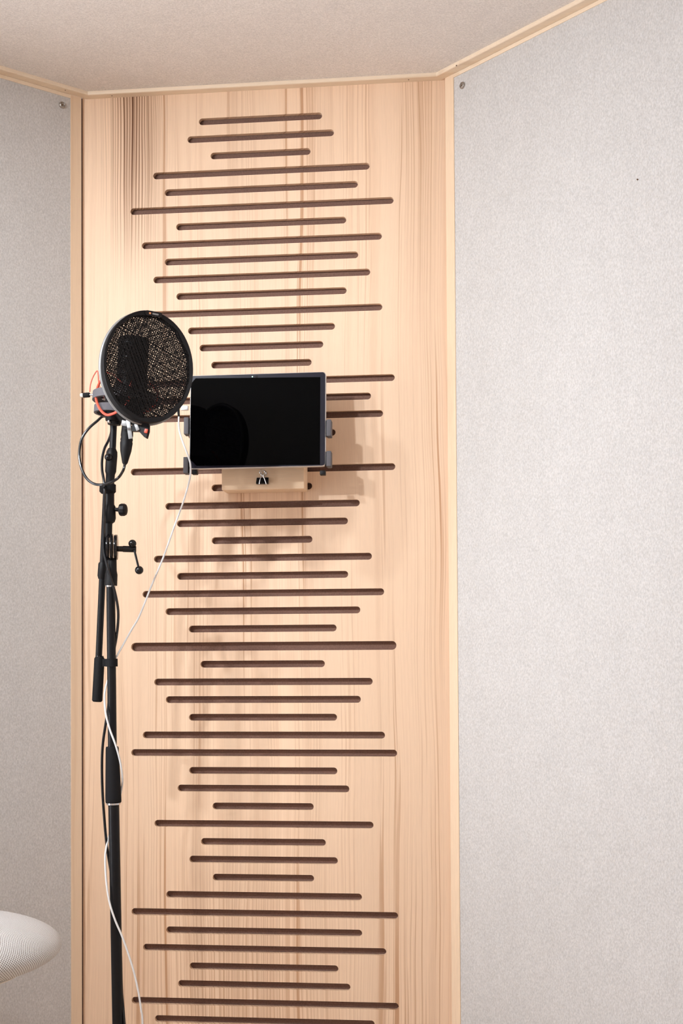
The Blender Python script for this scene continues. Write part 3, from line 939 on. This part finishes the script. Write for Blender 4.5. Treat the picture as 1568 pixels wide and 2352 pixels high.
# clamp below the rim
yp = YF + 0.006
obj('rim_bracket', MB().prism([(p[0], p[1]) for p in [((at(x, y, yp) - fc).x, (at(x, y, yp) - fc).z) for (x, y) in ((303, 990), (318, 990), (331, 1004), (335.5, 1006), (340, 990), (341, 966), (303, 958))]], 0.010, fc + Vector((0, 0.006, 0)), (1, 0, 0), (0, 0, 1)), M['black_plastic'], pop, 20)
obj('bracket_face', MB().box(at(314.5, 981, yp - .001), (0.0052, 0.003, 0.0105), Matrix.Rotation(math.radians(-20), 3, 'Y'), 0.0008), M['grey_metal'], pop, 30)
obj('release_button', MB().box(at(335.5, 990, yp - .001), (0.0048, 0.004, 0.0062), Matrix.Rotation(math.radians(15), 3, 'Y'), 0.0012), M['red'], pop, 30)

# ------------------------------------------------------------------ cables
xl = thing('microphone_cable', at(262, 1500, YS - 0.012), 'black cable looped under the microphone and running down the stand', 'cable')
obj('cable_plug', MB().lathe(at(286.5, 1067, YM), at(293, 978, YM), [(0, 4 * sm), (0.04, 6.5 * sm), (0.35, 13.2 * sm), (0.55, 14.8 * sm), (0.60, 13.8 * sm), (0.64, 14.8 * sm), (0.70, 13.6 * sm), (0.74, 14.6 * sm), (1, 13.4 * sm)], 24), M['black_plastic'], xl)
D0 = YM
cp = [(287, 1064, D0), (283, 1080, D0 - .002), (272, 1097, YS - .022), (255, 1108, YS - .026), (238, 1113, YS - .026), (218, 1112, YS - .02), (200, 1100, YS - .016), (187, 1075, YS - .01),
      (182, 1045, YS - .006), (187, 1010, YS), (203, 985, YS + .002), (222, 968, YS + .006), (238, 956, YS + .014), (252, 966, YS + .024), (256, 988, YS + .024), (250, 1010, YS + .02), (240, 1030, YS + .012),
      (234.5, 1055, YS + .004), (234.5, 1080, YS - .006), (238.5, 1105, YS - .014), (240, 1130, YS - .0165), (239.5, 1160, YS - .0155), (239, 1200, YS - .014), (238, 1240, YS - .012), (238.5, 1265, YS - .012),
      (243.5, 1290, YS - .013), (250, 1315, YS - .014), (258, 1340, YS - .013), (265, 1365, YS - .0085), (271, 1400, YS - .004), (271, 1430, YS), (267, 1465, YS + .004), (261, 1500, YS + .0105), (254, 1560, YS + .0112),
      (249, 1620, YS + .009), (243, 1660, YS + .006), (236, 1710, YS + .006), (234, 1760, YS + .006), (235.5, 1820, YS + .006), (239.5, 1880, YS + .008), (245, 1940, YS + .0095), (254, 2000, YS + .0115), (264, 2070, YS + .0115),
      (273, 2140, YS + .0105), (277.5, 2200, YS + .008), (279.3, 2270, YS + .004), (284, 2330, YS), (288.5, 2400, YS - .004), (296, 2600, YS - .03)]
obj('cable_sheath', MB().tube([at(*p) for p in cp], 3.3 * sm, 10, 6), M['cable'], xl)

YT = TAB_Y + 0.004
ch = thing('charging_cable', at(411, 960, YT), 'thin white cable running from the tablet down to the stand', 'cable')
obj('plug', MB().box((at(415.5, 938, YT) + at(433, 937, YT)) / 2, (0.0122, 0.0055, 0.0078), None, 0.0012), M['alu'], ch, 30)
obj('strain_relief', MB().lathe(at(410.5, 957, YT), at(408.5, 928, YT), [(0, 2.6 * mpp(YT)), (0.5, 3.2 * mpp(YT)), (1, 4.2 * mpp(YT))], 14), M['black_plastic'], ch)
wp = [(410.5, 955), (411, 985), (419.5, 1015), (431, 1045), (437, 1066), (437, 1090), (432, 1115), (420, 1155), (400, 1210), (375, 1280), (345, 1352), (320, 1415), (300, 1450), (276, 1493), (266, 1511)]
wd = [0.0, -.004, -.008, -.016, -.020, -.022, -.024, -.034, -.052, -.076, -.104, -.128, -.142, -.158, -.1645]
pts = [at(p[0], p[1], YT + d) for p, d in zip(wp, wd)]
pts += [at(258, 1530, YS + .0125), at(250, 1555, YS + .012), at(242.5, 1580, YS + .004), at(240, 1605, YS - .004), at(243, 1640, YS - .0105), at(252, 1675, YS - .0115), at(265, 1710, YS - .0125), at(275.5, 1748, YS - .006), at(281, 1785, YS + .001),
        at(279, 1812, YS + .008), at(268, 1860, YS + .0135), at(252, 1915, YS + .0125), at(243.5, 1950, YS + .005), at(241.5, 1978, YS - .002), at(244.5, 2030, YS - .009), at(252, 2075, YS - .0115), at(265, 2115, YS - .013), at(280, 2150, YS - .014), at(296, 2195, YS - .014),
        at(308, 2235, YS - .014), at(318, 2280, YS - .014), at(324, 2320, YS - .014), at(327.5, 2362, YS - .014), at(330, 2600, YS - .03)]
obj('cable_sheath', MB().tube(pts, 2.3 * s1, 8, 6), M['white_cable'], ch)

# ------------------------------------------------------------------ stool
YC = -0.45
tip = at(150, 2187, YC)
R_S = 0.172
sc = Vector((at(-152, 2187, YC).x, YC, tip.z))
m_, nt, b_ = new_mat('white_mesh_fabric')
N, L = nt.nodes, nt.links
uv = N.new('ShaderNodeUVMap'); uv.uv_map = 'weave'
mp = N.new('ShaderNodeMapping'); mp.inputs['Rotation'].default_value = (0, 0, math.radians(45))
L.new(uv.outputs['UV'], mp.inputs['Vector'])
vo = N.new('ShaderNodeTexVoronoi'); vo.voronoi_dimensions = '2D'
vo.inputs['Scale'].default_value = 1.0
vo.inputs['Randomness'].default_value = 0.0
L.new(mp.outputs['Vector'], vo.inputs['Vector'])
rg = N.new('ShaderNodeMapRange'); rg.interpolation_type = 'SMOOTHSTEP'
rg.inputs['From Min'].default_value, rg.inputs['From Max'].default_value = 0.22, 0.40
L.new(vo.outputs['Distance'], rg.inputs['Value'])
mc = N.new('ShaderNodeMix'); mc.data_type = 'RGBA'
mc.inputs[6].default_value = (0.24, 0.20, 0.18, 1); mc.inputs[7].default_value = (0.88, 0.87, 0.86, 1)
L.new(rg.outputs['Result'], mc.inputs[0]); L.new(mc.outputs[2], b_.inputs['Base Color'])
bp = N.new('ShaderNodeBump'); bp.inputs['Strength'].default_value = 0.6; bp.inputs['Distance'].default_value = 0.0012
L.new(rg.outputs['Result'], bp.inputs['Height']); L.new(bp.outputs['Normal'], b_.inputs['Normal'])
b_.inputs['Roughness'].default_value = 0.85
stool = thing('stool', (sc.x, sc.y, 0), 'white stool with rounded perforated mesh seat at the lower left', 'stool')
prof = []
HU, HL = 0.046, 0.040
for i in range(41):
    a = -math.pi / 2 + math.pi * i / 40
    r = R_S * (math.cos(a) ** 0.92 if math.cos(a) > 1e-6 else 0)
    prof.append((max(r, 0.0006), (HU if a > 0 else HL) * math.sin(a)))
SEG = 96
vs, fs, uvs = [], [], []
arc = 0.0
for j, (r, z) in enumerate(prof):
    if j:
        arc += math.hypot(r - prof[j - 1][0], z - prof[j - 1][1])
    for i in range(SEG + 1):
        a = 2 * math.pi * i / SEG
        vs.append((sc.x + r * math.cos(a), sc.y + r * math.sin(a), sc.z + z))
        uvs.append((i / SEG * 2 * math.pi * R_S / 0.0028, arc / 0.0028))
for j in range(len(prof) - 1):
    for i in range(SEG):
        a0 = j * (SEG + 1) + i
        fs.append((a0, a0 + 1, a0 + SEG + 2, a0 + SEG + 1))
seat = obj('seat', MB().add(vs, fs), m_, stool, 60)
ul = seat.data.uv_layers.new(name='weave')
for lp in seat.data.loops:
    ul.data[lp.index].uv = uvs[lp.vertex_index]
obj('seat_shell', MB().lathe(sc - Vector((0, 0, HL + 0.012)), sc - Vector((0, 0, HL * 0.55)), [(0, 0.05), (0.2, 0.085), (0.55, 0.116), (0.62, 0.118), (1, 0.105)], 64), M['cream'], stool)
obj('column', MB().lathe((sc.x, sc.y, 0.02), sc - Vector((0, 0, HL + 0.01)), [(0, 0.030), (0.5, 0.028), (0.51, 0.020), (1, 0.020)], 28), M['cream'], stool)
obj('base', MB().lathe((sc.x, sc.y, 0.0), (sc.x, sc.y, 0.03), [(0, 0.20), (0.3, 0.20), (0.6, 0.18), (1, 0.03)], 64), M['cream'], stool)
